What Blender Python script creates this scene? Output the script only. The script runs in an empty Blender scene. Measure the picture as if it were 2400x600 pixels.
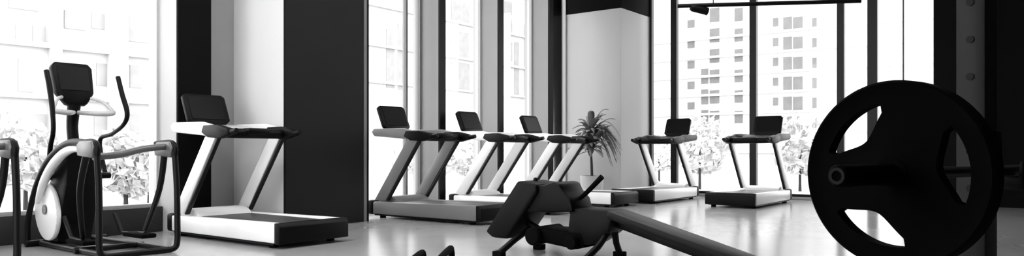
import bpy, bmesh, math, random
from mathutils import Vector, Matrix
random.seed(7)
S = bpy.context.scene
COL = S.collection
PI = math.pi
# ---------------------------------------------------------------- world axes
# x runs along the left window wall, y points at it.  The camera stands at the
# origin looking into the far corner.  cw(): camera right / forward -> world.
F = 1700.0          # focal length in pixels of the 2400 px wide frame
HC = 0.9            # camera height
def cw(X, Z, z=0.0): return Vector((.6 * X + .8 * Z, -.8 * X + .6 * Z, z))
WALL_Y = 8.13       # left window wall
WALL_X = 13.95      # right window wall
CEIL = 4.6

# ---------------------------------------------------------------- materials
def grey(name, v, rough=.5, metal=0.0, spec=.5, noise=0.0, nscale=8.0, coat=0.0, bump=0.0):
    m = bpy.data.materials.new(name); m.use_nodes = True
    nt = m.node_tree; b = nt.nodes['Principled BSDF']
    b.inputs['Base Color'].default_value = (v, v, v, 1)
    b.inputs['Roughness'].default_value = rough
    b.inputs['Metallic'].default_value = metal
    b.inputs['Specular IOR Level'].default_value = spec
    b.inputs['Coat Weight'].default_value = coat
    if noise or bump:
        tc = nt.nodes.new('ShaderNodeTexCoord')
        n = nt.nodes.new('ShaderNodeTexNoise'); n.inputs['Scale'].default_value = nscale
        n.inputs['Detail'].default_value = 4
        nt.links.new(tc.outputs['Object'], n.inputs['Vector'])
        if noise:
            r = nt.nodes.new('ShaderNodeMapRange')
            r.inputs['To Min'].default_value = max(0, v * (1 - noise)); r.inputs['To Max'].default_value = v * (1 + noise)
            nt.links.new(n.outputs['Fac'], r.inputs['Value'])
            nt.links.new(r.outputs['Result'], b.inputs['Base Color'])
        if bump:
            bp = nt.nodes.new('ShaderNodeBump'); bp.inputs['Strength'].default_value = bump
            bp.inputs['Distance'].default_value = .01
            nt.links.new(n.outputs['Fac'], bp.inputs['Height']); nt.links.new(bp.outputs['Normal'], b.inputs['Normal'])
    return m
M = {}
M['black'] = grey('black_plastic', .0025, .5, spec=.12, noise=.3)
M['rubber'] = grey('black_rubber', .0025, .85, spec=.05, noise=.3, nscale=40)
M['vinyl'] = grey('black_vinyl', .002, .5, spec=.12, noise=.2, nscale=60, bump=.05)
M['pad'] = grey('bench_vinyl', .006, .5, spec=.16, noise=.2, nscale=60, bump=.05)
M['char'] = grey('charcoal_metal', .006, .45, spec=.2, noise=.2)
M['rackp'] = grey('rack_powder_coat', .011, .5, spec=.3, noise=.2)
M['steel'] = grey('grey_steel', .12, .4, metal=.2, noise=.15)
M['dsteel'] = grey('dark_steel', .004, .45, metal=.0, spec=.15, noise=.15)
M['white'] = grey('white_enamel', .82, .35, noise=.03)
M['silver'] = grey('silver_paint', .5, .35, noise=.05)
M['mid'] = grey('grey_paint', .16, .4, noise=.08)
M['belt'] = grey('running_belt', .04, .45, spec=.6, noise=.15, nscale=90)
M['screen'] = grey('dark_glass_screen', .003, .4, spec=.1, noise=.1)
M['wallw'] = grey('pale_plaster', .8, .8, noise=.02, nscale=3)
M['wallc'] = grey('matt_column_plaster', .52, .8, noise=.02, nscale=3)
M['wallg'] = grey('grey_plaster', .36, .8, noise=.05, nscale=3)
M['dark'] = grey('dark_cladding', .008, .7, spec=.2, noise=.12, nscale=2)
M['wallb'] = grey('black_wall_paint', .003, .8, spec=.1, noise=.2, nscale=3)
M['frame'] = grey('black_window_frame', .008, .5, spec=.3, noise=.1)
M['kerb'] = grey('dark_stone_kerb', .02, .6, noise=.3, nscale=12)
M['ceil'] = grey('black_ceiling_paint', .004, .9, spec=.1, noise=.2, nscale=3)
M['facade'] = grey('pale_render', .42, .9, noise=.04, nscale=.3)
M['facade2'] = grey('white_render', .56, .9, noise=.03, nscale=.3)
M['bwin'] = grey('far_window_glass', .24, .5, noise=.25, nscale=1.3)
M['bwin2'] = grey('tower_window_glass', .12, .5, noise=.3, nscale=.9)
M['pave'] = grey('pale_paving', .42, .9, noise=.08, nscale=1)
M['leafo'] = grey('sunlit_leaf', .62, .7, noise=.3, nscale=3)
M['leaf'] = grey('house_plant_leaf', .17, .5, noise=.4, nscale=9)
M['pot'] = grey('pale_planter', .5, .5, noise=.05)
M['soil'] = grey('potting_soil', .03, .9, noise=.4, nscale=40)
M['trunk'] = grey('plant_stem', .03, .8, noise=.3, nscale=30)

def floor_mat():
    m = bpy.data.materials.new('polished_gym_floor'); m.use_nodes = True
    nt = m.node_tree; b = nt.nodes['Principled BSDF']
    tc = nt.nodes.new('ShaderNodeTexCoord')
    n = nt.nodes.new('ShaderNodeTexNoise'); n.inputs['Scale'].default_value = 1.6; n.inputs['Detail'].default_value = 6
    nt.links.new(tc.outputs['Object'], n.inputs['Vector'])
    r = nt.nodes.new('ShaderNodeMapRange'); r.inputs['To Min'].default_value = .30; r.inputs['To Max'].default_value = .38
    nt.links.new(n.outputs['Fac'], r.inputs['Value']); nt.links.new(r.outputs['Result'], b.inputs['Base Color'])
    r2 = nt.nodes.new('ShaderNodeMapRange'); r2.inputs['To Min'].default_value = .13; r2.inputs['To Max'].default_value = .22
    nt.links.new(n.outputs['Fac'], r2.inputs['Value']); nt.links.new(r2.outputs['Result'], b.inputs['Roughness'])
    b.inputs['Specular IOR Level'].default_value = .75
    return m
M['floor'] = floor_mat()
def glass_mat():
    m = bpy.data.materials.new('clear_window_glass'); m.use_nodes = True
    nt = m.node_tree; nt.nodes.remove(nt.nodes['Principled BSDF'])
    o = nt.nodes['Material Output']
    t = nt.nodes.new('ShaderNodeBsdfTransparent'); t.inputs['Color'].default_value = (.97, .97, .97, 1)
    g = nt.nodes.new('ShaderNodeBsdfGlossy'); g.inputs['Roughness'].default_value = .02
    f = nt.nodes.new('ShaderNodeFresnel'); f.inputs['IOR'].default_value = 1.2
    x = nt.nodes.new('ShaderNodeMixShader')
    nt.links.new(f.outputs[0], x.inputs[0]); nt.links.new(t.outputs[0], x.inputs[1]); nt.links.new(g.outputs[0], x.inputs[2])
    nt.links.new(x.outputs[0], o.inputs['Surface'])
    return m
M['glass'] = glass_mat()

# ---------------------------------------------------------------- mesh kit
def spline(pts, n=8):
    P = [Vector(p) for p in pts]; out = []
    for i in range(len(P) - 1):
        p0 = P[max(i - 1, 0)]; p1 = P[i]; p2 = P[i + 1]; p3 = P[min(i + 2, len(P) - 1)]
        for k in range(n):
            t = k / n
            out.append(.5 * ((2 * p1) + (p2 - p0) * t + (2 * p0 - 5 * p1 + 4 * p2 - p3) * t * t + (3 * p1 - p0 - 3 * p2 + p3) * t ** 3))
    out.append(P[-1]); return out

class MB:
    def __init__(s): s.bm = bmesh.new()
    def _merge(s, t):
        me = bpy.data.meshes.new('tmp'); t.to_mesh(me); t.free(); s.bm.from_mesh(me); bpy.data.meshes.remove(me)
    def box(s, lo, hi, bev=0.0, seg=2, mat=None):
        t = bmesh.new(); bmesh.ops.create_cube(t, size=1)
        lo = Vector(lo); hi = Vector(hi); c = (lo + hi) / 2; d = hi - lo
        for v in t.verts: v.co = Vector((v.co.x * d.x, v.co.y * d.y, v.co.z * d.z))
        if bev: bmesh.ops.bevel(t, geom=t.edges[:], offset=bev, segments=seg, profile=.5, affect='EDGES')
        X = Matrix.Translation(c) if mat is None else mat @ Matrix.Translation(c)
        bmesh.ops.transform(t, matrix=X, verts=t.verts[:]); s._merge(t); return s
    def prism(s, poly, lo, hi, axis='x', bev=0.0, seg=2, mat=None):
        """poly: 2D outline; axis x -> (y,z), y -> (x,z), z -> (x,y), extruded lo..hi"""
        t = bmesh.new()
        def mk(p, h):
            return {'x': (h, p[0], p[1]), 'y': (p[0], h, p[1]), 'z': (p[0], p[1], h)}[axis]
        a = [t.verts.new(mk(p, lo)) for p in poly]; b = [t.verts.new(mk(p, hi)) for p in poly]
        n = len(poly)
        t.faces.new(a[::-1]); t.faces.new(b)
        for i in range(n): t.faces.new((a[i], a[(i + 1) % n], b[(i + 1) % n], b[i]))
        bmesh.ops.recalc_face_normals(t, faces=t.faces[:])
        if bev: bmesh.ops.bevel(t, geom=t.edges[:], offset=bev, segments=seg, profile=.5, affect='EDGES')
        if mat is not None: bmesh.ops.transform(t, matrix=mat, verts=t.verts[:])
        s._merge(t); return s
    def tube(s, pts, r, seg=12, smooth=0, flat=1.0):
        if smooth: pts = spline(pts, smooth)
        P = [Vector(p) for p in pts]; n = len(P)
        R = r if isinstance(r, (list, tuple)) else [r]
        def rad(i):
            if len(R) == 1: return R[0]
            f = i / (n - 1) * (len(R) - 1); k = min(int(f), len(R) - 2); return R[k] + (R[k + 1] - R[k]) * (f - k)
        T = [(P[min(i + 1, n - 1)] - P[max(i - 1, 0)]).normalized() for i in range(n)]
        up = Vector((0, 0, 1)) if abs(T[0].z) < .95 else Vector((1, 0, 0))
        N = (up - T[0] * up.dot(T[0])).normalized(); rings = []
        for i in range(n):
            N = (N - T[i] * N.dot(T[i])).normalized(); B = T[i].cross(N)
            rr = rad(i)
            rings.append([s.bm.verts.new(P[i] + (N * math.cos(2 * PI * k / seg) * flat + B * math.sin(2 * PI * k / seg)) * rr) for k in range(seg)])
        for i in range(n - 1):
            for k in range(seg):
                s.bm.faces.new((rings[i][k], rings[i][(k + 1) % seg], rings[i + 1][(k + 1) % seg], rings[i + 1][k]))
        s.bm.faces.new(rings[0][::-1]); s.bm.faces.new(rings[-1]); return s
    def lathe(s, prof, seg=48, mat=None, closed=False):
        """prof: (r, h) pairs round the local z axis"""
        t = bmesh.new(); rings = []
        for r, h in prof:
            rings.append([t.verts.new((r * math.cos(2 * PI * k / seg), r * math.sin(2 * PI * k / seg), h)) for k in range(seg)] if r > 1e-6 else [t.verts.new((0, 0, h))])
        prs = list(zip(rings, rings[1:])) + ([(rings[-1], rings[0])] if closed else [])
        for a, b in prs:
            for k in range(seg):
                q = (k + 1) % seg
                if len(a) == 1 and len(b) == 1: continue
                if len(a) == 1: t.faces.new((a[0], b[q], b[k]))
                elif len(b) == 1: t.faces.new((a[k], a[q], b[0]))
                else: t.faces.new((a[k], a[q], b[q], b[k]))
        bmesh.ops.recalc_face_normals(t, faces=t.faces[:])
        if mat is not None: bmesh.ops.transform(t, matrix=mat, verts=t.verts[:])
        s._merge(t); return s
    def build(s, name, mat, parent=None, sharp=.7):
        bmesh.ops.recalc_face_normals(s.bm, faces=s.bm.faces[:])
        for f in s.bm.faces: f.smooth = True
        for e in s.bm.edges:
            if len(e.link_faces) == 2 and e.calc_face_angle(0) > sharp: e.smooth = False
        me = bpy.data.meshes.new(name); s.bm.to_mesh(me); s.bm.free()
        me.materials.append(mat)
        o = bpy.data.objects.new(name, me); COL.objects.link(o)
        if parent is not None: o.parent = parent
        return o

def tag(o, label=None, cat=None, group=None, kind=None):
    if label: o['label'] = label
    if cat: o['category'] = cat
    if group: o['group'] = group
    if kind: o['kind'] = kind
    return o
def thing(name, label, cat, loc=(0, 0, 0), rz=0.0, group=None):
    o = bpy.data.objects.new(name, None); COL.objects.link(o); o.empty_display_size = .2
    o.location = loc; o.rotation_euler = (0, 0, rz)
    return tag(o, label, cat, group)
def struct(o, label, cat='wall'):
    return tag(o, label, cat, kind='structure')
def copy_tree(o, parent=None, swap=None):
    c = o.copy(); COL.objects.link(c)
    if parent is not None: c.parent = parent
    if swap and o.type == 'MESH' and o.data.materials and o.data.materials[0] in swap:
        c.data = o.data.copy(); c.data.materials[0] = swap[o.data.materials[0]]
    for ch in list(o.children): copy_tree(ch, c, swap)
    return c
def bez(p, q, b, t): return p * (1 - t) ** 2 + b * 2 * t * (1 - t) + q * t * t

# ---------------------------------------------------------------- the room
X0, Y0 = -2.6, -7.0
struct(MB().box((X0 - .2, Y0 - .2, -.2), (WALL_X + .15, WALL_Y + .15, 0)).build('floor', M['floor']), 'polished grey gym floor mirroring the windows', 'floor')
struct(MB().box((X0 - .2, Y0 - .2, CEIL), (WALL_X + .3, WALL_Y + .3, CEIL + .2)).build('ceiling', M['wallw']), 'pale ceiling above the gym', 'ceiling')
rw = MB()
rw.box((X0 - .2, Y0, 0), (X0, WALL_Y + .2, .14)).box((X0 - .2, Y0, 4.4), (X0, WALL_Y + .2, CEIL))
for k in range(11):
    yy = Y0 + .05 + k * 1.5; rw.box((X0 - .16, yy - .05, .14), (X0 - .04, yy + .05, 4.4))
rw = struct(rw.build('wall_rear_added', M['frame']), 'unseen glazed end wall added to let in daylight')  # glazing added out of view to brighten faces turned toward this end
MB().box((X0 - .11, Y0, .14), (X0 - .10, WALL_Y, 4.4)).build('glass_pane', M['glass'], rw)
struct(MB().box((X0 - .2, Y0 - .2, 0), (WALL_X + .2, Y0, CEIL)).build('wall_right', M['dark']), 'dark long wall opposite the windows')
struct(MB().box((X0, WALL_Y, 0), (.9, WALL_Y + .25, CEIL)).build('wall_left', M['wallg']), 'grey wall before the first window')
struct(MB().box((WALL_X, Y0, 0), (WALL_X + .2, 1.6, CEIL)).build('wall_far', M['wallb']), 'black wall right of the last white window')
struct(MB().box((WALL_X - .35, 1.22, 0), (WALL_X, 1.6, CEIL)).build('trim_8', M['wallb']), 'dark pilaster at the right end of the windows', 'trim')
struct(MB().box((-1.2, Y0, 0), (-1.0, 2.4, CEIL)).build('wall_light_blocker', M['wallb']), 'unseen black wall added to shield the weight plate from light')  # added out of view to keep the end-wall daylight off the plate
# piers on the left wall: pale side, dark front
o = struct(MB().box((4.16, 7.73, 0), (4.55, WALL_Y + .2, CEIL)).build('trim_1', M['wallc']), 'narrow pale pier with black front beside left window', 'pier')
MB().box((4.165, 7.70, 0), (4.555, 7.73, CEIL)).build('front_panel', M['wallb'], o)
struct(MB().box((4.55, WALL_Y - .03, 0), (5.10, WALL_Y + .2, CEIL)).build('wall_recess', M['wallg']), 'grey wall recess between narrow and wide pier')
o = struct(MB().box((5.09, 7.09, 0), (6.33, WALL_Y + .2, CEIL)).build('trim_2', M['wallw']), 'wide pier with pale side and dark clad front', 'pier')
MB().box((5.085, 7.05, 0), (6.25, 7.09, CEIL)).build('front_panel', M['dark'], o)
MB().box((6.26, 7.045, 0), (6.30, 7.09, CEIL)).build('edge_strip', M['mid'], o)
MB().box((6.30, 7.055, 0), (6.345, 7.09, CEIL)).build('corner_bead', M['black'], o)
for i, fx in enumerate((8.39, 9.89, 11.45)):
    o = struct(MB().box((fx, 7.73, 0), (fx + .12, WALL_Y + .15, CEIL)).build('trim_%d' % (i + 3), M['wallg']), 'grey fin with shade-darkened edge, %s along left windows' % ('first', 'second', 'third')[i], 'fin')
    MB().box((fx - .004, 7.69, 0), (fx + .124, 7.73, CEIL)).build('shaded_edge', M['black'], o)  # end face coloured black to stand in for its shade
# corner column: pale below, black above 3.7 m
o = struct(MB().box((12.67, 6.83, 0), (WALL_X + .15, WALL_Y + .2, 3.72), .02).build('wall_column', M['wallc']), 'big pale square corner column with black top', 'column')
MB().box((12.66, 6.82, 3.72), (WALL_X + .15, WALL_Y + .2, CEIL), .01).build('column_head', M['ceil'], o)

wn = 0
def window(lo, hi, wall, zs=.05, zt=4.3, fw=.05, label='', mull=(), lw=None, rw=None, fm='frame'):
    """a framed full-height window in the left ('y') or right ('x') wall"""
    global wn; wn += 1
    f = MB(); lw = lw or fw; rw = rw or fw
    def bx(a, b, z0, z1, d0, d1):
        if wall == 'y': f.box((a, WALL_Y + d0, z0), (b, WALL_Y + d1, z1))
        else: f.box((WALL_X + d0, a, z0), (WALL_X + d1, b, z1))
    bx(lo, lo + lw, zs, zt, -.03, .07); bx(hi - rw, hi, zs, zt, -.03, .07)
    bx(lo + lw, hi - rw, zs, zs + fw, -.03, .07); bx(lo + lw, hi - rw, zt - fw, zt, -.03, .07)
    for m_, w_ in mull: bx(m_ - w_ / 2, m_ + w_ / 2, zs + fw, zt - fw, -.02, .06)
    o = struct(f.build('window_%d' % wn, M[fm]), label, 'window')
    g = MB()
    if wall == 'y': g.box((lo + lw * .7, WALL_Y + .015, zs + fw * .7), (hi - rw * .7, WALL_Y + .025, zt - fw * .7))
    else: g.box((WALL_X + .015, lo + lw * .7, zs + fw * .7), (WALL_X + .025, hi - rw * .7, zt - fw * .7))
    g.build('glass_pane', M['glass'], o)
    return o
window(.9, 2.5, 'y', .28, fw=.03, fm='silver', label='tall window at the left end of the wall')
window(2.5, 4.16, 'y', .28, fw=.03, fm='silver', label='tall window behind the elliptical trainers')
window(6.33, 8.39, 'y', fw=.03, fm='mid', mull=((8.08, .035), ), label='tall window right of the wide dark pier')
window(8.51, 9.89, 'y', fw=.025, fm='silver', label='tall window between first and second fin')
window(10.01, 11.45, 'y', fw=.025, fm='silver', label='tall window between second and third fin')
window(11.57, 12.67, 'y', fw=.025, fm='silver', label='narrow window left of the corner column')
window(6.29, 6.83, 'x', lw=.065, fw=.05, label='narrow window right of the corner column')
window(4.66, 6.29, 'x', lw=.065, rw=.065, label='tall window behind the first treadmill right of column')
window(3.09, 4.66, 'x', lw=.06, rw=.065, label='tall window behind the second treadmill right of column')
window(2.55, 3.09, 'x', lw=.10, rw=.06, label='narrow window above the weight plate')
window(1.6, 2.55, 'x', lw=.03, rw=.06, mull=((2.09, .02), ), label='bright last window before the black wall')
k = MB().box((.9, WALL_Y - .12, 0), (4.16, WALL_Y + .15, .28), .01)
struct(k.build('baseboard_left', M['kerb']), 'dark stone kerb under the left window', 'kerb')
k = MB().box((6.33, WALL_Y - .05, 0), (12.67, WALL_Y + .12, .05), .01)
struct(k.build('baseboard_middle', M['silver']), 'low pale kerb under the windows with fins', 'kerb')
k = MB().box((WALL_X - .05, 1.6, 0), (WALL_X + .12, 6.83, .05), .01)
struct(k.build('baseboard_right', M['silver']), 'low pale kerb under the right windows', 'kerb')
struct(MB().box((.9, WALL_Y, 4.3), (12.67, WALL_Y + .2, CEIL)).build('wall_left_header', M['wallb']), 'black header above the left windows')
struct(MB().box((WALL_X, 1.6, 4.3), (WALL_X + .2, 6.83, CEIL)).build('wall_far_header', M['wallb']), 'black header above the right windows')

# ---------------------------------------------------------------- treadmills
def make_treadmill():
    """origin: middle of the rear edge on the floor, +y is the running direction"""
    t = thing('treadmill', '', 'treadmill')
    W = .40
    b = MB()
    for s in (-1, 1):                                       # side housings, full length
        b.prism([(.03, .05), (1.86, .05), (1.92, .12), (1.86, .215), (.03, .235)], *(sorted((s * W, s * (W - .09)))), axis='x', bev=.012)
    b.build('side_rail', M['white'], t)
    b = MB().box((-.30, .02, .06), (.30, 1.6, .20)); b.build('deck', M['black'], t)
    MB().box((-.28, .03, .20), (.28, 1.52, .216), .006).build('running_belt', M['belt'], t)
    b = MB().prism([(-.03, .045), (.05, .045), (.05, .238), (.0, .238), (-.03, .20)], -W - .004, W + .004, axis='x', bev=.008)
    b.build('rear_cap', M['black'], t)
    MB().box((-W - .005, 1.84, .04), (W + .005, 1.97, .235), .03).build('front_cap', M['black'], t)
    b = MB().prism([(1.46, .19), (1.50, .25), (1.60, .29), (1.78, .285), (1.90, .22), (1.94, .08), (1.50, .06)], -.31, .31, axis='x', bev=.015)
    b.build('motor_hood', M['white'], t)
    b = MB().box((-W + .01, .08, .03), (W - .01, 1.84, .06)); b.build('undertray', M['black'], t)
    for s in (-1, 1):
        for y in (.16, 1.74):
            MB().lathe([(0, 0), (.04, 0), (.04, .03), (0, .03)], 16, Matrix.Translation((s * .33, y, 0))).build('foot', M['rubber'], t)
    for s in (-1, 1):
        # leaning blade upright with a dark rear edge
        x0, x1 = sorted((s * (W + .0), s * (W - .055)))
        up = MB().prism([(1.625, .235), (1.84, .235), (1.22, 1.05), (1.02, 1.05)], x0, x1, axis='x', bev=.012)
        up = up.build('upright', M['white'], t)
        MB().prism([(1.585, .235), (1.622, .235), (1.018, 1.04), (.98, 1.04)], x0 + .006, x1 - .006, axis='x', bev=.006).build('edge_trim', M['char'], up)
        # forward arm that carries the console, and the rear grip
        arm = MB().prism([(.97, 1.03), (1.30, 1.06), (1.85, 1.10), (1.90, 1.16), (1.85, 1.205), (1.30, 1.20), (1.02, 1.15), (.93, 1.09)], x0 - .004, x1 + .004, axis='x', bev=.02)
        arm = arm.build('console_arm', M['white'], t)
        hr = MB().tube([(s * (W - .03), 1.10, 1.105), (s * (W - .03), .95, 1.09), (s * (W - .03), .80, 1.085), (s * (W - .03), .70, 1.10)], [.034, .034, .03, .026], 12, 5)
        hr.build('handrail', M['black'], t)
        g0, g1 = sorted((s * (W + .012), s * (W - .067)))
        MB().prism([(.78, 1.06), (.95, 1.025), (1.16, 1.035), (1.28, 1.09), (1.24, 1.165), (1.0, 1.165), (.80, 1.125)], g0, g1, axis='x', bev=.018).build('grip_cover', M['black'], arm)
    MB().tube([(-W + .03, 1.0, 1.085), (-.2, .95, 1.08), (.2, .95, 1.08), (W - .03, 1.0, 1.085)], .05, 14, 6).build('crossbar', M['black'], t)
    MB().box((-.13, .86, 1.065), (.13, 1.02, 1.135), .025).build('sensor_grip', M['black'], t)
    c = MB().prism([(1.42, 1.09), (1.84, 1.10), (1.90, 1.16), (1.86, 1.20), (1.52, 1.17), (1.40, 1.13)], -.36, .36, axis='x', bev=.015)
    c.build('dashboard', M['silver'], t)
    R = Matrix.Translation((0, 1.79, 1.17)) @ Matrix.Rotation(math.radians(-24), 4, 'X')
    d = MB().prism([(-.16, 0), (.16, 0), (.25, .07), (.25, .36), (.21, .39), (-.21, .39), (-.25, .36), (-.25, .07)], -.02, .035, axis='y', bev=.012, mat=R)
    d = d.build('display', M['black'], t)
    MB().prism([(-.20, .08), (.20, .08), (.20, .35), (-.20, .35)], -.026, -.021, axis='y', mat=R).build('screen', M['screen'], d)
    return t
tm = make_treadmill()
tm['group'] = 'treadmills along the windows'
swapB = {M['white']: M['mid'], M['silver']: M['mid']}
spots = [
    (4.41, 5.68, 0, 'large white treadmill in front of the wide dark pier', None),
    (7.14, 5.55, 0, 'grey treadmill just right of the dark pier', swapB),
    (8.84, 5.60, 0, 'white treadmill between the grey treadmill and the far plant row end', None),
    (10.54, 5.60, 0, 'white treadmill closest to the leafy potted plant', None),
    (11.26, 5.85, -PI / 2, 'white treadmill facing right beside the corner column', None),
    (11.26, 4.13, -PI / 2, 'white treadmill facing right beside the weight plate', None)]
spots[2] = (8.84, 5.60, 0, 'white treadmill partly hidden behind the sit-up bench, next after the grey one', None)
for i, (x, y, rz, lb, sw) in enumerate(spots):
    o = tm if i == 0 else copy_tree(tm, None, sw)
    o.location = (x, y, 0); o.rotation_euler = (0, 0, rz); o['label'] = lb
    if i > 3:
        for c in o.children:
            if c.name.split('.')[0] in ('console_arm', 'dashboard'):
                c.data = c.data.copy(); c.data.materials[0] = M['black']

# ---------------------------------------------------------------- elliptical trainers
def make_elliptical():
    """origin between the rear feet, +y is the way the user faces"""
    t = thing('elliptical_trainer', '', 'elliptical trainer')
    w = .33
    # rear tower nodes with the cross beam between them
    for s in (-1, 1):
        b = MB().prism([(.06, .84), (.34, .86), (.36, .95), (.30, .985), (.08, .985), (.04, .93)], s * w - .035, s * w + .035, axis='x', bev=.012)
        nd = b.build('tower_joint', M['steel'], t)
        MB().tube([(s * w, .38, .97), (s * w, .25, .978), (s * w, .10, .978), (s * w, .03, .93), (s * w, .035, .86)], .022, 10, 5).build('joint_cover', M['black'], nd)
        MB().tube([(s * w, .05, .92), (s * w, .01, .6), (s * w, 0, .3), (s * w, 0, .10), (s * (w - .03), .0, .035), (s * (w - .12), 0, .028)], .026, 12, 6).build('rear_leg', M['dsteel'], t)
    MB().tube([(-w + .1, 0, .028), (w - .1, 0, .028)], .026, 12).build('base_crossbar', M['dsteel'], t)
    MB().tube([(-w, .12, .85), (-w * .4, .10, .87), (w * .3, .12, .92), (w, .16, .94)], [.028, .03, .03, .028], 12, 6).build('cross_beam', M['steel'], t)
    # curved side beams running forward and down to the front foot
    arc = [(.20, .965), (.50, .975), (.76, .92), (1.02, .80), (1.22, .63), (1.38, .42), (1.47, .22), (1.47, .05)]
    for s in (-1, ):
        b = MB().tube([(s * w, y, z) for y, z in arc], [.03, .034, .03, .026, .024], 12, 6)
        bm_ = b.build('side_beam', M['dsteel'], t)
        ins = [(.34, .93), (.55, .935), (.76, .88), (.98, .76), (1.16, .60), (1.27, .44)]
        MB().tube([(s * w, y - .02, z - .02) for y, z in ins], [.02, .036, .04, .036, .02], 12, 6).build('pale_fairing', M['white'], bm_)
    # centre body: black wedge housing, white flywheel covers
    b = MB().prism([(.80, .90), (.92, .89), (1.06, .78), (1.24, .58), (1.40, .30), (1.42, .06), (1.04, .06), (.96, .30), (.84, .60)], -.25, .06, axis='x', bev=.03)
    b.build('drive_housing', M['black'], t)
    for s in (-1, ):
        poly = []
        for k in range(28):
            a = 2 * PI * k / 28
            poly.append((1.18 + .25 * math.cos(a), .34 + (.30 if math.sin(a) > 0 else .30) * math.sin(a) + .05 * math.cos(a + .8)))
        c = MB().prism(poly, *sorted((s * .245, s * .295)), axis='x', bev=.02).build('flywheel_cover', M['white'], t)
        MB().lathe([(0, 0), (.045, 0), (.045, .012), (0, .012)], 20, Matrix.Translation((s * .295, 1.17, .36)) @ Matrix.Rotation(s * PI / 2, 4, 'Y')).build('hub_cap', M['steel'], c)
    b = MB()
    for s in (-1, 1):
        b.tube([(s * .25, 0, .03), (s * .25, .6, .03), (s * .24, 1.40, .03)], .026, 10)
    b.tube([(-.36, 1.44, .03), (.36, 1.44, .03)], .03, 10)
    b.tube([(-.30, .55, .03), (.30, .55, .03)], .026, 10)
    b.build('base_frame', M['char'], t)
    # hanging pedal links
    for s, py, pz in ((-1, .62, .10), (1, .32, .15)):
        lk = MB().tube([(s * w, .22, .90), (s * (w - .02), .24 + (py - .24) * .45, .55), (s * .20, py, pz + .03)], [.03, .026, .022], 10, 5).build('pedal_link', M['dsteel'], t)
        MB().box((s * .18 - .07, py - .12, pz - .03), (s * .18 + .07, py + .24, pz + .01), .014).build('pedal', M['rubber'], lk)
        MB().tube([(s * .20, py, pz), (s * .22, .8, .12), (s * .22, .95, .30)], .02, 10).build('rocker_arm', M['char'], t)
    MB().tube([(-.27, 1.2, .66), (.29, 1.2, .66)], .03, 12).build('pivot_axle', M['black'], t)
    # mast and console
    MB().tube([(0, 1.28, .55), (0, 1.30, .95), (0, 1.33, 1.15), (0, 1.28, 1.38)], [.06, .05, .05, .06], 14, 6).build('mast', M['black'], t)
    R = Matrix.Translation((0, 1.25, 1.36)) @ Matrix.Rotation(math.radians(-18), 4, 'X')
    c = MB().prism([(-.09, -.02), (.09, -.02), (.17, .10), (.185, .36), (.15, .41), (-.15, .41), (-.185, .36), (-.17, .10)], -.03, .05, axis='y', bev=.02, mat=R).build('console', M['black'], t)
    MB().prism([(-.13, .12), (.13, .12), (.14, .36), (-.14, .36)], -.036, -.031, axis='y', mat=R).build('screen', M['screen'], c)
    # fixed grips looping out below the console
    for s in (-1, 1):
        MB().tube([(s * .13, 1.24, 1.41), (s * .20, 1.16, 1.38), (s * .26, 1.08, 1.29), (s * .24, 1.06, 1.265), (s * .12, 1.10, 1.26), (s * .02, 1.25, 1.27)], [.017, .017, .02, .026, .026, .02], 10, 5).build('fixed_grip', M['silver'], t)
    # moving arms
    MB().tube([(-w, 1.05, 1.63), (-w, .98, 1.48), (-w, .92, 1.28), (-w, .90, 1.08), (-w + .02, 1.02, .92), (-.27, 1.15, .66)], [.022, .024, .02, .02, .024], 12, 6).build('moving_arm', M['black'], t)
    MB().tube([(w, 1.12, 1.63), (w, 1.03, 1.45), (w, .93, 1.27), (w, 1.0, 1.16), (w, 1.24, 1.07), (w - .03, 1.44, 1.0), (.27, 1.25, .66)], [.022, .024, .02, .02, .024], 12, 6).build('moving_arm', M['black'], t)
    return t
el = make_elliptical()
el.location = (3.06, 6.28, 0); el['group'] = 'elliptical trainers at the left window'
el['label'] = 'elliptical trainer with black console and curved arms by left window'
e2 = copy_tree(el); e2.location = (1.81, 6.28, 0)
e2['label'] = 'elliptical trainer cut off by left edge, only rear legs showing'

# ---------------------------------------------------------------- decline sit-up bench
P0 = cw(.85, 6.0)
bench = thing('sit_up_bench', 'black padded decline sit-up bench with leg rollers in the middle', 'exercise bench', (P0.x, P0.y, 0), -PI / 2)
# local: +x = toward the low head end?  rz -90deg: local x -> world -y (down slope), local y -> world +x
SL = .27
def bl(t, z=0.0): return .42 - SL * t + z
ang = math.atan(SL)
R = Matrix.Translation((0, 0, bl(0))) @ Matrix.Rotation(ang, 4, 'Y')
MB().prism([(.02, -.15), (-.02, -.11), (-.02, .11), (.02, .15), (1.22, .15), (1.28, .10), (1.28, -.10), (1.22, -.15)], -.065, 0, axis='z', bev=.018, mat=R).build('back_pad', M['pad'], bench)
MB().box((-.05, -.035, -.135), (1.2, .035, -.066), .006, mat=R).build('main_beam', M['black'], bench)
MB().prism([(-.35, .415), (.02, .42), (.06, .38), (.02, .24), (-.14, .13), (-.25, .11), (-.38, .20)], -.14, .14, axis='y', bev=.02).build('seat_base', M['vinyl'], bench)
MB().prism([(-.84, .36), (-.80, .60), (-.62, .605), (-.50, .64), (-.43, .625), (-.40, .56), (-.33, .50), (-.30, .39), (-.60, .37)], -.17, .17, axis='y', bev=.025).build('seat_pad', M['vinyl'], bench)
MB().prism([(-1.22, .17), (-1.14, .12), (-.97, .12), (-.64, .55), (-.66, .62), (-.86, .64)], -.20, .20, axis='y', bev=.025).build('shin_pad', M['vinyl'], bench)
fr = MB()
fr.tube([(-.86, 0, .40), (-.90, 0, .26), (-.66, 0, .16), (-.2, 0, .16)], .035, 10)
fr.tube([(-.30, 0, .40), (-.32, 0, .22), (-.34, 0, .14)], .032, 10)
fr.build('leg_frame', M['black'], bench)
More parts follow.
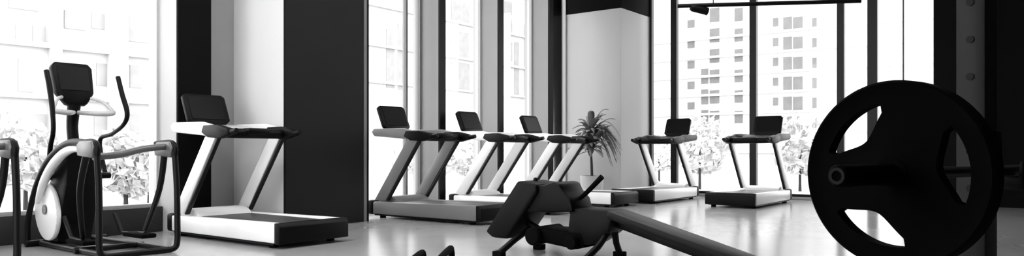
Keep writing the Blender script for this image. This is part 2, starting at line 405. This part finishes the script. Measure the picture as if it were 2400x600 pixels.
for x, z, r in ((-.69, .165, .078), (-.30, .14, .06)):
    MB().lathe([(0, -.22), (r * .8, -.22), (r, -.205), (r, .205), (r * .8, .22), (0, .22)], 24, Matrix.Translation((x, 0, z)) @ Matrix.Rotation(PI / 2, 4, 'X')).build('foam_roller', M['rubber'], bench)
MB().prism([(-.70, .12), (-.30, .075), (-.20, .10), (-.24, .22), (-.70, .235)], -.15, .15, axis='y', bev=.02).build('foot_plate', M['rubber'], bench)
# splayed legs
for x, z0 in ((-.85, .20), (-.02, .26)):
    for s in (-1, 1):
        e = .44 if s < 0 else .16
        lg = MB().tube([(x, s * .03, z0), (x - .01, s * e * .5, .13), (x - .02, s * e, .03)], .028, 10).build('leg', M['dsteel'], bench)
        MB().box((x - .07, s * e - .035, 0), (x + .03, s * e + .035, .05), .008).build('rubber_foot', M['rubber'], lg)
MB().tube([(1.05, 0, .09), (1.08, 0, .05)], .028, 10).build('head_post', M['black'], bench)
MB().tube([(1.08, -.2, .03), (1.08, .2, .03)], .03, 10).build('head_foot', M['black'], bench)
# grab handles
MB().tube([(-.38, 0, .47), (-.29, 0, .53), (-.12, 0, .685)], [.016, .021, .024], 10, 5).build('grab_handle', M['rubber'], bench)
MB().lathe([(0, 0), (.018, 0), (.022, .03), (.016, .05), (0, .055)], 14, Matrix.Translation((-.80, 0, .61))).build('adjuster_knob', M['black'], bench)

# ---------------------------------------------------------------- push-up bars at the lower edge
for i, (px, py, lb) in enumerate(((992, 590, 'black push-up bar on floor, left of the pair at bottom edge'), (1058, 580, 'black push-up bar on floor, right of the pair at bottom edge'))):
    zt = .30; Z = F * (HC - zt) / (py - 354); Xc = (px - 1200) / F * Z
    p = cw(Xc, Z)
    pb = thing('push_up_bar', lb, 'push-up bar', (p.x, p.y, 0), math.atan2(-.56, -.83), 'push-up bars on the floor')
    # local +x points back toward the camera's left
    MB().tube([(0, 0, .02), (-.01, 0, .22), (.015, 0, .285), (.08, 0, .30), (.42, 0, .30), (.485, 0, .285), (.51, 0, .22), (.50, 0, .02)], .021, 12, 5).build('grip', M['rubber'], pb)
    for x in (0, .5):
        MB().tube([(x, -.14, .018), (x, .14, .018)], .018, 10).build('foot', M['rubber'], pb)

# ---------------------------------------------------------------- barbell, plate and rack
bd = cw(.829, .559).normalized()             # bar axis, away from the camera
pc = cw(.925, 1.747, .8445)
yaw = math.atan2(bd.y, bd.x)
def along(b, w=0.0, z=0.0):                   # b metres along the bar, w metres across it
    q = pc + bd * b + Vector((-bd.y, bd.x, 0)) * w; return Vector((q.x, q.y, z))
bar = thing('barbell', 'black barbell racked at right, sleeve end pointing left', 'barbell', (pc.x, pc.y, pc.z), yaw)
RX = Matrix.Rotation(PI / 2, 4, 'Y')
MB().lathe([(0, .12), (.0145, .12), (.0145, 1.60), (0, 1.60)], 20, RX).build('shaft', M['dsteel'], bar)
for a, b_ in ((-.245, .05), (1.64, 1.98)):
    s_ = MB().lathe([(0, a), (.022, a), (.025, a + .004), (.025, b_), (0, b_)], 24, RX).build('sleeve', M['rubber'], bar)
    MB().lathe([(.012, a - .003), (.019, a - .003), (.019, a + .001), (.012, a + .001)], 24, RX, True).build('end_ring', M['dsteel'], s_)
for a in (.05, 1.60):
    MB().lathe([(0, a), (.038, a), (.038, a + .03), (0, a + .03)], 24, RX).build('collar', M['black'], bar)

def make_plate():
    """45 cm rubber plate, axis x, three curved grip openings"""
    t = bmesh.new(); NA = 144; th = .025
    rad = [.0265, .045, .062, .10, .174, .182, .20, .219, .225]
    hz = [.025, .025, .017, .017, .017, .017, .017, .024, .019]
    slots = [math.radians(a) for a in (49, 292, 171)]
    lim = math.radians(32)
    def ring_r(i, a):
        if i not in (3, ): return rad[i]
        d = min(abs((a - s0 + PI) % (2 * PI) - PI) for s0 in slots)
        return .102 + .052 * min(1, (d / lim)) ** 2 if d < lim * 1.2 else .154
    def ishole(i, k):
        r0, r1 = rad[i], rad[i + 1]
        a = (k + .5) / NA * 2 * PI
        for s0 in slots:
            d = (a - s0 + PI) % (2 * PI) - PI
            if i == 3 and abs(d) < lim: return True
        return False
    V = {}
    for sd in (-1, 1):
        for i, r in enumerate(rad):
            for k in range(NA):
                a = k / NA * 2 * PI
                r = ring_r(i, a)
                V[sd, i, k] = t.verts.new((sd * hz[i], r * math.cos(a), r * math.sin(a)))
    n = len(rad)
    H = {(i, k): ishole(i, k) for i in range(n - 1) for k in range(NA)}
    for i in range(n - 1):
        for k in range(NA):
            q = (k + 1) % NA
            if not H[i, k]:
                for sd in (-1, 1): t.faces.new((V[sd, i, k], V[sd, i + 1, k], V[sd, i + 1, q], V[sd, i, q]))
                if i > 0 and H[i - 1, k]: t.faces.new((V[-1, i, k], V[1, i, k], V[1, i, q], V[-1, i, q]))
                if i < n - 2 and H[i + 1, k]: t.faces.new((V[-1, i + 1, k], V[1, i + 1, k], V[1, i + 1, q], V[-1, i + 1, q]))
                if H[i, (k - 1) % NA]: t.faces.new((V[-1, i, k], V[1, i, k], V[1, i + 1, k], V[-1, i + 1, k]))
                if H[i, q]: t.faces.new((V[-1, i, q], V[1, i, q], V[1, i + 1, q], V[-1, i + 1, q]))
    for i in (0, n - 1):
        for k in range(NA):
            q = (k + 1) % NA; t.faces.new((V[-1, i, k], V[1, i, k], V[1, i, q], V[-1, i, q]))
    mb = MB(); mb.bm.free(); mb.bm = t
    return mb
pl = make_plate().build('weight_plate', M['rubber'])
tag(pl, 'large round black weight plate with three grip openings, on the sleeve at right', 'weight plate')
pl.location = pc; pl.rotation_euler = (0, 0, yaw)
MB().lathe([(.026, -.028), (.040, -.028), (.040, -.024), (.026, -.024)], 32, RX, True).build('hub_ring', M['rubber'], pl)

rp = along(.62, .09)
rack = thing('squat_rack', 'dark steel squat rack upright at the right edge', 'rack', (rp.x, rp.y, 0), yaw)
for dx in (0.0, .88):
    u_ = MB().box((dx - .04, -.04, .02), (dx + .04, .04, 2.3), .004).build('upright', M['rackp'], rack)
    for k in range(16):
        MB().lathe([(0, 0), (.011, 0), (.011, .003), (0, .003)], 12, Matrix.Translation((dx - .0405, 0, .35 + k * .11)) @ Matrix.Rotation(-PI / 2, 4, 'Y')).build('pin_hole', M['dsteel'] if k != 10 else M['mid'], u_)
    MB().box((dx - .04, -.55, 0), (dx + .04, .55, .06), .006).build('base_foot', M['black'], rack)
    MB().prism([(-.135, .79), (-.045, .79), (-.045, .96), (-.055, .96), (-.06, .827), (-.12, .827), (-.125, .87), (-.135, .87)], dx - .03, dx + .03, axis='x', bev=.003).build('bar_hook', M['black'], rack)
MB().box((.04, -.03, 2.2), (.84, .03, 2.27), .004).build('top_crossbar', M['char'], rack)
MB().box((.04, -.03, .06), (.84, .03, .12), .004).build('lower_crossbar', M['char'], rack)

# ---------------------------------------------------------------- potted plant by the corner column
pp = cw(1.50, 13.6)
plant = thing('potted_plant', 'leafy potted plant with drooping leaves before the corner column', 'plant', (pp.x, pp.y, 0))
pot = MB().lathe([(0, 0), (.17, 0), (.19, .02), (.22, .40), (.225, .44), (.195, .44), (.19, .40), (0, .40)], 32).build('pot', M['pot'], plant)
MB().lathe([(0, .38), (.19, .38), (.19, .405), (0, .42)], 24).build('soil', M['soil'], plant)
MB().tube([(0, 0, .40), (-.06, -.02, .75), (-.05, .02, 1.1), (-.03, 0, 1.35)], [.028, .024, .02, .014], 10, 5).build('stem', M['trunk'], plant)
lf = MB()
def blade(mb, base, tip, sag, wid, n=7):
    base = Vector(base); tip = Vector(tip); mid = (base + tip) / 2 + Vector((0, 0, sag)); d = (tip - base); sd = Vector((-d.y, d.x, 0))
    sd = sd.normalized() if sd.length > 1e-4 else Vector((1, 0, 0))
    L = []
    for i in range(n + 1):
        tt = i / n; p = bez(base, tip, mid, tt); w_ = wid * math.sin(PI * min(1, tt * .92 + .06)) ** .8
        L.append((mb.bm.verts.new(p - sd * w_ + Vector((0, 0, -.012))), mb.bm.verts.new(p), mb.bm.verts.new(p + sd * w_ + Vector((0, 0, -.012))), mb.bm.verts.new(p + Vector((0, 0, -.008)))))
    for a, b in zip(L, L[1:]):
        mb.bm.faces.new((a[0], a[1], b[1], b[0])); mb.bm.faces.new((a[1], a[2], b[2], b[1]))
        mb.bm.faces.new((a[2], a[3], b[3], b[2])); mb.bm.faces.new((a[3], a[0], b[0], b[3]))
rng = random.Random(3)
for k in range(80):
    a = rng.uniform(0, 2 * PI); h = rng.uniform(1.0, 1.5); r = rng.uniform(.2, .52)
    dz = rng.uniform(-.35, .22)
    blade(lf, (-.03, 0, h - .15), (-.03 + r * math.cos(a), r * math.sin(a), h + dz), rng.uniform(.1, .25), rng.uniform(.035, .065))
for k in range(26):                           # the heavy drooping side, toward the camera's right
    rd = cw(1, 0).normalized(); a = rng.uniform(-.5, .5); q = Vector((rd.x * math.cos(a) - rd.y * math.sin(a), rd.x * math.sin(a) + rd.y * math.cos(a), 0))
    blade(lf, (0, 0, 1.25), q * rng.uniform(.35, .6) + Vector((0, 0, rng.uniform(.6, 1.25))), rng.uniform(.3, .5), rng.uniform(.04, .07))
lf.build('foliage', M['leaf'], plant, 3.2)

# ---------------------------------------------------------------- suspended track light
pa = cw((1588 - 1200) / F * 10.5, 10.5, 3.0); pb_ = cw((2018 - 1200) / F * 10.15, 10.15, 3.0)
tl = thing('track_light', 'black track light rail with a spot head hung before right windows', 'lamp', (pa.x, pa.y, 3.0))
dl = pb_ - pa
MB().tube([(0, 0, 0), dl], .03, 8).build('rail', M['black'], tl)
for f in (.2, .8):
    q = dl * f; MB().tube([q, q + Vector((0, 0, CEIL - 3.0))], .008, 8).build('hanging_rod', M['black'], tl)
q = dl * .12
hd = MB().tube([q + Vector((0, 0, -.02)), q + Vector((0, 0, -.07))], .015, 8).build('stem', M['black'], tl)
h0 = q + Vector((0, 0, -.06)); ax = (cw(.9, .2, 0) + Vector((0, 0, -.15))).normalized()
MB().tube([h0 - ax * .13, h0 - ax * .10, h0 + ax * .11, h0 + ax * .13], [.035, .05, .055, .06], 16).build('spot_head', M['black'], tl)

# ---------------------------------------------------------------- outside
struct(MB().box((-80, WALL_Y + .3, -.35), (200, 200, -.1)).build('ground', M['pave']), 'pale paving outside the windows', 'ground')
struct(MB().box((WALL_X + .3, -120, -.35), (200, WALL_Y + .3, -.1)).build('ground_right', M['pave']), 'pale paving outside the right windows', 'ground')

def ray_y(px, py, Y):
    m = (px - 1200) / F; d = cw(m, 1); Z = Y / d.y; return d.x * Z, HC + (354 - py) / F * Z
def ray_x(px, py, X):
    m = (px - 1200) / F; d = cw(m, 1); Z = X / d.x; return d.y * Z, HC + (354 - py) / F * Z

def facade_y(name, label, Y, x0, x1, zt, rects, bands, mat, wm, depth=12, piers=()):
    b = thing(name, label, 'building', ((x0 + x1) / 2, Y, 0))
    ox = (x0 + x1) / 2
    MB().box((x0 - ox, 0, -.1), (x1 - ox, depth, zt)).build('wall', mat, b)
    for (a, c, e, f) in rects:
        xa, za = ray_y(a, f, Y); xb, zb = ray_y(c, e, Y)
        MB().box((xa - ox, -.06, za), (xb - ox, .05, zb)).build('window', wm, b)
    for z in bands:
        MB().box((x0 - ox - .1, -.35, z), (x1 - ox + .1, .0, z + .3)).build('balcony_slab', mat, b)
    for (a, c) in piers:
        xa, _ = ray_y(a, 0, Y); xb, _ = ray_y(c, 0, Y)
        MB().box((xa - ox, -.5, 0), (xb - ox, 0, zt)).build('wall_pier', mat, b)
    return b
facade_y('apartment_building', 'pale apartment block seen through the left window', 45, 0, 34, 22,
         [(36, 70, 62, 100), (76, 106, 62, 100), (214, 244, 34, 66), (300, 346, 42, 96), (42, 76, 140, 215), (304, 332, 155, 205), (32, 108, 268, 322), (296, 330, 268, 312),
          (150, 200, 30, 66), (20, 90, 8, 18), (225, 250, 150, 200), (0, 22, 268, 318), (350, 366, 40, 96), (220, 250, 268, 318)],
         [ray_y(150, y, 45)[1] for y in (118, 235, 345)], M['facade'], M['bwin'], piers=((112, 138), (250, 292)))
facade_y('office_building', 'pale building glimpsed between the window fins', 62, 54, 100, 40,
         [(1056, 1098, 78, 132), (1058, 1100, 150, 206), (1058, 1100, 10, 50), (932, 952, 60, 210), (905, 925, 70, 205), (1182, 1200, 6, 30), (1182, 1200, 46, 76), (1182, 1200, 100, 140), (1205, 1216, 100, 220), (1228, 1238, 60, 230),
          (1292, 1312, 36, 68), (1292, 1312, 92, 122), (1292, 1312, 146, 176), (1292, 1312, 196, 226)],
         [ray_y(1080, y, 62)[1] for y in (58, 140, 215)], M['facade'], M['bwin'])
tw = thing('tower_block', 'white high-rise with columns of grey windows outside right windows', 'building', (110, 36, 0))
TX = 110
MB().box((0, -38, -.1), (16, 30, 60)).build('wall', M['facade2'], tw)
def twin(px0, px1, y0, y1):
    ya, zb = ray_x(px0, y0, TX); yb, za = ray_x(px1, y1, TX)
    MB().box((-.12, yb - 36, za), (.1, ya - 36, zb)).build('window', M['bwin2'], tw)
for k in range(7):
    y = 41 + k * 46.5
    twin(1836, 1856, y, y + 30); twin(1859, 1881, y, y + 30)
    if k < 6:
        twin(1812, 1824, y + 2, y + 20); twin(1904, 1914, y + 2, y + 26)
    y = 18 + k * 48
    twin(1664, 1686, y + 2, y + 32)
    if k > 2: twin(1644, 1660, y, y + 34)
    twin(1722, 1741, y + 2, y + 30)
    if k < 5: twin(1612, 1628, y + 30, y + 46)
for k in range(7):
    _, z = ray_x(1800, 80 + k * 46.5, TX)
    MB().box((-.5, -34, z), (0, 26, z + .35)).build('floor_band', M['facade2'], tw)

def shrub(name, label, pos, r, h, group):
    t = thing(name, label, 'shrub', pos, 0, group)
    MB().tube([(0, 0, 0), (0, 0, h * .6)], [.04, .025], 8).build('stem', M['trunk'], t)
    b = MB(); rg = random.Random(int(pos[0] * 100))
    for k in range(700):
        v = Vector((rg.gauss(0, 1), rg.gauss(0, 1), rg.gauss(0, 1))).normalized() * rg.uniform(.55, 1) ** .5
        p = Vector((v.x * r, v.y * r, h * .62 + v.z * h * .38)); p *= 1 + .12 * math.sin(5 * v.x + 3 * v.z)
        n = Vector((rg.gauss(0, 1), rg.gauss(0, 1), rg.gauss(0, 1))).normalized(); w_ = n.orthogonal().normalized(); l_ = n.cross(w_)
        s_ = rg.uniform(.04, .09)
        b.bm.faces.new([b.bm.verts.new(p + q) for q in (-l_ * s_ * 1.6, w_ * s_, l_ * s_ * 1.6, -w_ * s_)])
    b.build('foliage', M['leafo'], t, 3.2)
def wray(px, Z): return cw((px - 1200) / F * Z, Z, -.1)
for px, Z, r, h, lb in ((295, 11.5, .55, 1.25, 'pale shrub outside the left window behind the elliptical trainer'), (350, 14, .5, 1.0, 'small pale shrub outside left window near the narrow pier'),
                        (60, 12, .6, 1.5, 'pale shrub outside the left window at the left picture edge'),
                        (1640, 19, .75, 1.75, 'pale bush outside right windows between the two treadmills'), (1875, 18, .7, 1.75, 'pale bush outside right windows beside the weight plate'), (1545, 24, .7, 1.4, 'pale bush outside the narrow window right of column'),
                        (1000, 18, .8, 1.3, 'pale bush outside behind the grey treadmill'), (1110, 20, .7, 1.2, 'pale bush outside the window between first and second fin')):
    shrub('shrub', lb, tuple(wray(px, Z)), r, h, 'shrubs outside the windows')

# ---------------------------------------------------------------- light: bright overcast sky
w = bpy.data.worlds.new('overcast_sky'); S.world = w; w.use_nodes = True
bg = w.node_tree.nodes['Background']; bg.inputs[0].default_value = (1, 1, 1, 1); bg.inputs[1].default_value = 5.0

mfill = bpy.data.materials.new('fill_diffuser'); mfill.use_nodes = True
bs = mfill.node_tree.nodes['Principled BSDF']; bs.inputs['Emission Color'].default_value = (1, 1, 1, 1); bs.inputs['Emission Strength'].default_value = 14
for x, y, lb in ((2.6, 5.4, 'unseen fill lamp added above the elliptical trainers'), (5.4, 4.6, 'unseen fill lamp added in front of the wide pier'), (8.6, 4.0, 'unseen fill lamp added over the middle of the floor')):
    l = thing('added_fill_lamp', lb, 'fill light', (x, y, CEIL), 0, 'added fill lights out of view')  # lamps added out of view to brighten the equipment and pier side
    MB().box((-.65, -.65, -.07), (.65, .65, 0), .01).build('frame', M['white'], l)
    MB().box((-.6, -.6, -.085), (.6, .6, -.071)).build('fill_panel', mfill, l)

# ---------------------------------------------------------------- camera
cd = bpy.data.cameras.new('camera'); co = bpy.data.objects.new('camera', cd); COL.objects.link(co)
cd.sensor_fit = 'HORIZONTAL'; cd.sensor_width = 36; cd.lens = 36 * F / 2400
cd.shift_y = 54 / 2400
cd.clip_end = 500; cd.clip_start = .05
co.location = (0, 0, HC); co.rotation_euler = (PI / 2, 0, math.atan2(.6, .8) - PI / 2)
S.camera = co
S.view_settings.view_transform = 'Standard'; S.view_settings.look = 'None'
S.view_settings.exposure = 0.35; S.view_settings.gamma = 1.0; S.view_settings.use_curve_mapping = False
S.cycles.max_bounces = 10; S.cycles.transparent_max_bounces = 16
